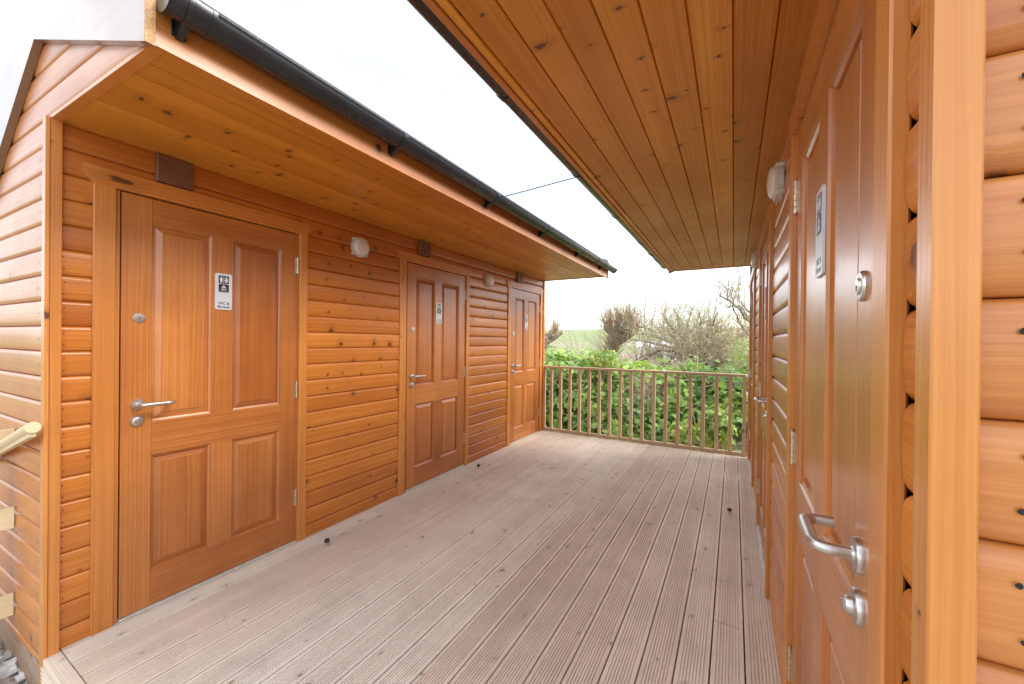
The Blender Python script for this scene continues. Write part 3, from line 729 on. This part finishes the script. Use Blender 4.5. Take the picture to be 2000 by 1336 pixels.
for k in range(26000):
    x = r2.uniform(-7.6, 3.0); t = r2.uniform(.02, 1.0) if r2.random() < .72 else 1 + .6 * r2.random() ** 1.5
    p = bank(x, t); e = .02; du = bank(x + e, t) - p; dv = bank(x, t + e) - p; nn = du.cross(dv).normalized()
    if nn.y > 0 and t < 1: nn = -nn
    if nn.z < 0 and t > 1: nn = -nn
    brown = noise.noise(Vector((x * .8, t * 1.6, 20)))
    if brown > .26 and r2.random() < .75: continue
    p = p + nn * (r2.uniform(-.10, .16) if r2.random() < .93 else r2.uniform(.16, .34)) + Vector((r2.gauss(0, .03), r2.gauss(0, .03), r2.gauss(0, .03)))
    nn = (nn + Vector((r2.gauss(0, .45), r2.gauss(0, .45), r2.gauss(0, .4) + .35))).normalized()
    cl = noise.noise(Vector((x * 1.3, p.z * 1.6, 11)))
    gl.cur = min(1, max(0, .38 + .75 * cl + r2.gauss(0, .17)))
    gl.mat = 0
    if r2.random() < .004 or (noise.noise(Vector((x * 1.1 + 9, p.z * 1.1, 31))) > .52 and r2.random() < .25): gl.mat = 1
    leaf5(gl, p, nn, r2.uniform(.022, .068) * (1.3 if cl > .15 else 1), r2.uniform(0, 6.28))
base = g.build('ivy_bank', 'bark', ang=80); tag(base, 'dense bank of green ivy and brambles growing beyond the railing', 'ivy', kind='stuff')
lv = gl.build('ivy_leaves', ['ivy', 'ivyy'], base, ang=10)

def wand(g, p, d, L, r, n=5, curve=.25, sides=4, up=.0, jit=.08, rr=rng):
    pts = [p]; d = d.normalized(); cv = Vector((rr.gauss(0, curve), rr.gauss(0, curve), rr.gauss(0, curve * .5) + up))
    for k in range(n):
        d = (d + cv / n + Vector((rr.gauss(0, jit), rr.gauss(0, jit), rr.gauss(0, jit)))).normalized(); pts.append(pts[-1] + d * (L / n))
    g.new(); g.tube(pts, [r * (1 - .75 * k / n) for k in range(n + 1)], sides, caps=False); return pts

# brambly dead stems inside the ivy (on the bank)
g = MB()
for k in range(260):
    x = rng.choice([rng.gauss(-1.5, .35), rng.gauss(-.3, .5), rng.gauss(-3.2, .6), rng.uniform(-5, 2)]); t = rng.uniform(.1, 1.05); p = bank(x, t) + Vector((0, -.12, .0))
    wand(g, p, Vector((rng.gauss(0, 1), rng.uniform(-.4, .1), rng.gauss(.2, .8))), rng.uniform(.25, .8), rng.uniform(.003, .007), 6, .9, 4)
g.build('dead_stems', 'twigg', base)

def willow(name, base_p, head, r0, label, nsh, width, Lr, seed, low=60):
    """trunk swelling upward into a knobbly head of stubs, each stub a brush of shoots"""
    rr = random.Random(seed); t = thing(name, base_p, label, 'tree'); g = MB(); n = 10; pts = []; rs = []
    for k in range(n + 1):
        f = k / n; pts.append(base_p.lerp(head, f) + Vector((rr.gauss(0, .025), rr.gauss(0, .03), 0))); rs.append(r0 * (.95 - .15 * math.sin(f * 2.5) + .55 * f * f) * (1 + rr.uniform(-.07, .07)))
    rs[-1] *= .8; g.tube(pts, rs, 14); stubs = []
    for k in range(15):
        a = rr.uniform(0, 2 * math.pi); sp = rr.uniform(.1, 1) ** .7 * width; st = head + Vector((math.cos(a) * r0 * .5, math.sin(a) * r0 * .5, rr.uniform(-.35, 0)))
        en = st + Vector((math.cos(a) * sp, math.sin(a) * sp * .8, rr.uniform(.18, .5))); mid = st.lerp(en, .5) + Vector((0, 0, -.04))
        g.new(); g.tube([st, mid, en], [r0 * .42, r0 * .30, r0 * .2], 8); stubs.append((st, mid, en))
    g.build('trunk', 'bark', t, base_p); g = MB()
    for k in range(nsh):
        st, mid, en = rr.choice(stubs); p = mid.lerp(en, rr.random()); out = (en - st); out.z = 0
        d = Vector((out.x * .45 + rr.gauss(0, .2), out.y * .45 + rr.gauss(0, .2), 1)); g.mat = 0 if rr.random() < .62 else 1
        q = wand(g, p, d, rr.uniform(*Lr) * (1.25 if rr.random() < .12 else 1), rr.uniform(.006, .012), 4, .3, 3, up=.1, jit=.07, rr=rr)
        if rr.random() < .10:
            g.mat = 2
            for _ in range(3): leaf5(g, q[-1] + Vector((rr.gauss(0, .05), rr.gauss(0, .05), rr.gauss(0, .06))), Vector((rr.gauss(0, 1), -1, rr.gauss(0, 1))).normalized(), rr.uniform(.012, .022), rr.random() * 6)
    for k in range(low):
        f = rr.uniform(.05, 1) ** .7; p = base_p.lerp(head, f); a = rr.uniform(0, 2 * math.pi); g.mat = rr.choice([0, 1, 1])
        wand(g, p + Vector((math.cos(a), math.sin(a), 0)) * r0 * .7, Vector((math.cos(a), math.sin(a), rr.uniform(.3, 1.6))), rr.uniform(.4, 1.25), rr.uniform(.005, .012), 5, .4, 3, up=.15, rr=rr)
    g.build('crown', ['twigo', 'twigy', 'tuft'], t, base_p)
    return t
willow('pollard_willow', P(1180, 722, 12.5), P(1204, 648, 12.5), .21, 'stout leaning pollard willow with a brush of orange shoots, left of centre beyond the railing', 430, .60, (.45, .95), 5, 240)
willow('pollard_willow', P(1060, 720, 14), P(1062, 655, 14), .2, 'pollard willow half hidden behind the far corner of the left cabin', 150, .7, (.35, .8), 9, 50)

def sprawler(name, root_p, limbs, label, seed, shoots=18, tuft=True):
    rr = random.Random(seed); t = thing(name, root_p, label, 'tree'); g = MB(); gc_ = MB()
    for (pl, r) in limbs:
        pts = [root_p] + [Vector(p) for p in pl]; fine = []
        for i in range(len(pts) - 1):      # catmull-rom
            p0 = pts[max(i - 1, 0)]; p1 = pts[i]; p2 = pts[i + 1]; p3 = pts[min(i + 2, len(pts) - 1)]
            for s_ in range(5):
                u = s_ / 5; fine.append(.5 * ((2 * p1) + (p2 - p0) * u + (2 * p0 - 5 * p1 + 4 * p2 - p3) * u * u + (3 * p1 - p0 - 3 * p2 + p3) * u ** 3) + Vector((rr.gauss(0, .015), rr.gauss(0, .05), rr.gauss(0, .015))))
        fine.append(pts[-1]); m = len(fine)
        r *= .8; g.new(); g.tube(fine, [r * (1 - .8 * k / m) + .006 for k in range(m)], 8)
        for k in range(shoots):
            i = rr.randrange(1, m); p = fine[i]; d = Vector((rr.gauss(0, .55), rr.gauss(0, .5), rr.uniform(.2, 1.2)))
            gc_.mat = rr.choice([0, 0, 1])
            q = wand(gc_, p, d, rr.uniform(.35, 1.3), rr.uniform(.005, .011), 5, .5, 3, up=.2, rr=rr)
            for _ in range(2): wand(gc_, q[rr.randrange(1, 5)], Vector((rr.gauss(0, .7), rr.gauss(0, .6), rr.uniform(.0, 1))), rr.uniform(.2, .6), .0045, 4, .4, 3, rr=rr)
            if tuft and rr.random() < .18:
                gc_.mat = 2
                for _ in range(5): leaf5(gc_, q[-1] + Vector((rr.gauss(0, .07), rr.gauss(0, .07), rr.gauss(0, .07))), Vector((rr.gauss(0, 1), -1, rr.gauss(0, 1))).normalized(), rr.uniform(.012, .028), rr.random() * 6)
    g.build('trunk', 'bark', t, root_p); gc_.build('crown', ['twigg', 'twigy', 'tuft'], t, root_p)
D = 11.0
def Q(px, py, dy=0): return P(px, py, D + dy)
sprawler('fallen_willow', Q(1398, 722), [
    ([Q(1370, 700), Q(1330, 690, -.4), Q(1290, 684, -.6), Q(1262, 700, -.8), Q(1250, 728, -.9)], .075),
    ([Q(1375, 694, .3), Q(1335, 682, .5), Q(1290, 674, .4), Q(1250, 664, .2), Q(1225, 668, 0)], .07),
    ([Q(1350, 690, .2), Q(1310, 668, .8), Q(1268, 655, .9), Q(1240, 652, 1)], .055),
    ([Q(1352, 684), Q(1332, 658, .3), Q(1312, 640, .5), Q(1296, 618, .6)], .075),
    ([Q(1345, 682, .5), Q(1325, 668, .8), Q(1305, 650, 1.), Q(1288, 640, 1.2)], .045),
    ([Q(1372, 690, .4), Q(1366, 668, .7), Q(1369, 640, .8), Q(1366, 610, .9)], .055),
    ([Q(1376, 690, .2), Q(1380, 660, .0), Q(1392, 634, .1), Q(1402, 612, .2)], .05),
    ([Q(1410, 706, -.3), Q(1436, 708, -.5), Q(1462, 704, -.6), Q(1492, 712, -.6)], .06),
    ([Q(1405, 712, .2), Q(1420, 690, .4), Q(1415, 686, .4), Q(1432, 683, .5), Q(1448, 688, .5)], .035),
    ([Q(1390, 680, .6), Q(1396, 655, .8), Q(1400, 648, .9), Q(1422, 646, 1)], .03),
    ([Q(1400, 716, -.2), Q(1380, 712, -.4), Q(1350, 716, -.5), Q(1330, 722, -.5)], .05),
    ([Q(1368, 698, .6), Q(1322, 664, 1.0), Q(1282, 646, 1.2), Q(1246, 640, 1.3), Q(1222, 650, 1.2)], .04),
    ([Q(1362, 704, -.5), Q(1316, 696, -.8), Q(1276, 690, -1.0), Q(1240, 704, -1.1)], .04),
    ([Q(1400, 690, .5), Q(1426, 668, .7), Q(1450, 660, .8), Q(1474, 668, .8)], .04),
    ([Q(1404, 700, .9), Q(1430, 694, 1.0), Q(1458, 678, 1.1), Q(1480, 676, 1.1)], .03),
    ([Q(1330, 692, -.2), Q(1312, 700, -.3), Q(1295, 718, -.4), Q(1285, 730, -.4)], .04)],
    'fallen sprawling willow with grey arching limbs, right of centre beyond the railing', 21, 56)
sprawler('bare_tree', P(1330, 720, 17), [
    ([P(1336, 680, 17), P(1328, 640, 17.2), P(1322, 612, 17.4)], .12),
    ([P(1338, 670, 17), P(1344, 630, 17), P(1352, 604, 17)], .09),
    ([P(1334, 660, 17), P(1330, 628, 17.5), P(1316, 605, 17.4)], .07),
    ([P(1336, 668, 17), P(1356, 640, 17.5), P(1366, 612, 17.4)], .06)], 'bare upright tree with clipped orange stubs behind the fallen willow', 4, 22)
sprawler('bare_tree', P(1500, 700, 9.5), [
    ([P(1478, 660, 9.5), P(1455, 620, 9.4), P(1425, 588, 9.3), P(1404, 578, 9.3)], .035),
    ([P(1485, 640, 9.7), P(1458, 606, 9.8), P(1440, 585, 9.8)], .03),
    ([P(1490, 650, 9.3), P(1470, 632, 9.4), P(1446, 602, 9.4), P(1420, 600, 9.4)], .025),
    ([P(1480, 670, 9.9), P(1450, 640, 9.9), P(1436, 610, 9.9), P(1430, 560, 9.9)], .03)], 'slender bare tree leaning in from behind the right cabin', 13, 26)
sprawler('bare_tree', P(1262, 715, 20), [
    ([P(1266, 670, 20), P(1258, 630, 20), P(1262, 580, 20)], .05), ([P(1270, 660, 20), P(1276, 620, 20), P(1284, 570, 20)], .045),
    ([P(1258, 665, 20), P(1246, 630, 20), P(1240, 600, 20)], .04), ([P(1290, 665, 20), P(1300, 610, 20), P(1306, 575, 20)], .04)], 'faint thin bare tree between the pollard and the fallen willow', 17, 22)
sprawler('dead_branch', P(1142, 712, 9.2), [
    ([P(1138, 700, 9.2), P(1125, 690, 9.1), P(1108, 684, 9.0)], .022), ([P(1128, 702, 9.2), P(1112, 696, 9.1), P(1098, 686, 9.0)], .02),
    ([P(1120, 704, 9.), P(1106, 700, 8.9), P(1090, 690, 8.8)], .014)], 'curved dead branches rising from the ivy left of the pollard', 3, 4, False)

# low scrub in the valley: one mass of brown and olive stems
g = MB(); rr = random.Random(8)
for k in range(8000):
    y = rr.uniform(10.5, 42) ** 1.0; px = rr.uniform(1050, 1500); p = P(px, 690, y); p.z = gz(p.x, y) - .05
    if px < 1160 and y > 14 and rr.random() < .3: continue
    hgt = min(CAM_Z - (0.0 if px > 1230 else .25) - p.z, 2.3) * rr.uniform(.35, 1.0)
    g.mat = rr.choice([0, 1, 2])
    wand(g, p, Vector((rr.gauss(0, .35), rr.gauss(0, .3), 1)), max(.3, hgt), rr.uniform(.004, .010) * (1 + y / 22), 4, .35, 3, rr=rr)
tag(g.build('scrub', ['twigg', 'twigy', 'twigo']), 'tangled brown and olive scrub filling the dip below the green hill', 'scrub', kind='stuff')

def bush(name, c, rad_, n, label, mats, seed, ls=(.02, .045)):
    rr = random.Random(seed); c = Vector(c); t = thing(name, (c.x, c.y, c.z - rad_[2]), label, 'shrub'); g = MB()
    for k in range(22): wand(g, Vector((c.x + rr.gauss(0, .05), c.y + rr.gauss(0, .05), c.z - rad_[2])), Vector((rr.gauss(0, .6), rr.gauss(0, .6), 1)), rad_[2] * rr.uniform(1, 1.9), .007, 5, .3, 4, rr=rr)
    g.build('stems', 'twigg', t, WL[t.name]); g = MB()
    for k in range(n):
        v = Vector((rr.gauss(0, 1), rr.gauss(0, 1), rr.gauss(0, 1))).normalized(); q = rr.uniform(.45, 1.05) * (1 + .3 * noise.noise(v * 2 + Vector((seed, 0, 0))))
        p = c + Vector((v.x * rad_[0], v.y * rad_[1], v.z * rad_[2])) * q
        g.cur = min(1, max(0, .5 + .9 * noise.noise(p * 3) + rr.gauss(0, .15))); g.mat = 1 if rr.random() < .05 else 0
        leaf5(g, p, (v + Vector((rr.gauss(0, .5), rr.gauss(0, .5) - .2, rr.gauss(0, .5) + .4))).normalized(), rr.uniform(*ls), rr.random() * 6)
    g.build('crown', [mats, 'ivyy'], t, WL[t.name])
bush('leafy_shrub', P(1176, 706, 7.2), (.34, .25, .24), 420, 'pale yellow-green leafy shrub standing above the ivy below the pollard willow', 'ivyp', 2)
bush('leafy_shrub', P(1400, 838, 6.25), (.26, .2, .34), 420, 'pale green leafy shrub low behind the right half of the railing', 'ivyp', 6, (.03, .055))
bush('leafy_shrub', P(1330, 852, 6.2), (.22, .2, .22), 260, 'small pale leafy shrub with yellow leaves low behind the middle of the railing', 'ivyp', 12, (.025, .05))
bush('gorse_bush', P(1452, 690, 8.6), (.30, .3, .36), 1100, 'olive yellow gorse bush beside the far end of the right cabin', 'tuft', 8, (.010, .02))

# ------------------------------------------------------------------ caravans in the valley
def caravan(c, L_, H_, label, rot=0.0):
    t = thing('static_caravan', c, label, 'caravan'); R_ = Matrix.Rotation(rot, 3, 'Z'); c = Vector(c)
    mpp = lambda p: c + R_ @ Vector(p)
    g = MB(mpp); w = 1.6; g.prism([(-w, .5), (w, .5), (w, H_ - .2), (0, H_ + .25), (-w, H_ - .2)], 'x', -L_ / 2, L_ / 2); g.build('body', 'van', t, c)
    g = MB(mpp)
    g.prism([(-w - .1, H_ - .22), (0, H_ + .27), (w + .1, H_ - .22), (w + .1, H_ - .15), (0, H_ + .34), (-w - .1, H_ - .15)], 'x', -L_ / 2 - .15, L_ / 2 + .15); g.build('roof', 'van', t, c)
    for k in range(max(2, int(L_ / 2.4))):
        g = MB(mpp); x = -L_ / 2 + 1.0 + k * 2.3; g.box(x, x + 1.2, -w - .03, -w - .001, 1.2, 2.05, 'x', .01); g.build('window', 'glass', t, c)
    g = MB(mpp); g.box(-L_ / 2 + .1, L_ / 2 - .1, -w + .05, w - .05, 0, .5, 'x'); g.build('skirt', 'plinth', t, c)
caravan(P(1318, 728, 40), 6.5, 2.6, 'white static caravan glimpsed behind the fallen willow limbs', .15)
caravan((*P(1440, 672, 62).xy, gz(*P(1440, 672, 62).xy)), 8, 2.7, 'farther white static caravan at the right, beyond the scrub', -.2)
caravan((*P(1150, 700, 46).xy, gz(*P(1150, 700, 46).xy) - .6), 1.8, 2.1, 'pale caravan end showing between ivy and pollard trunk', .3)
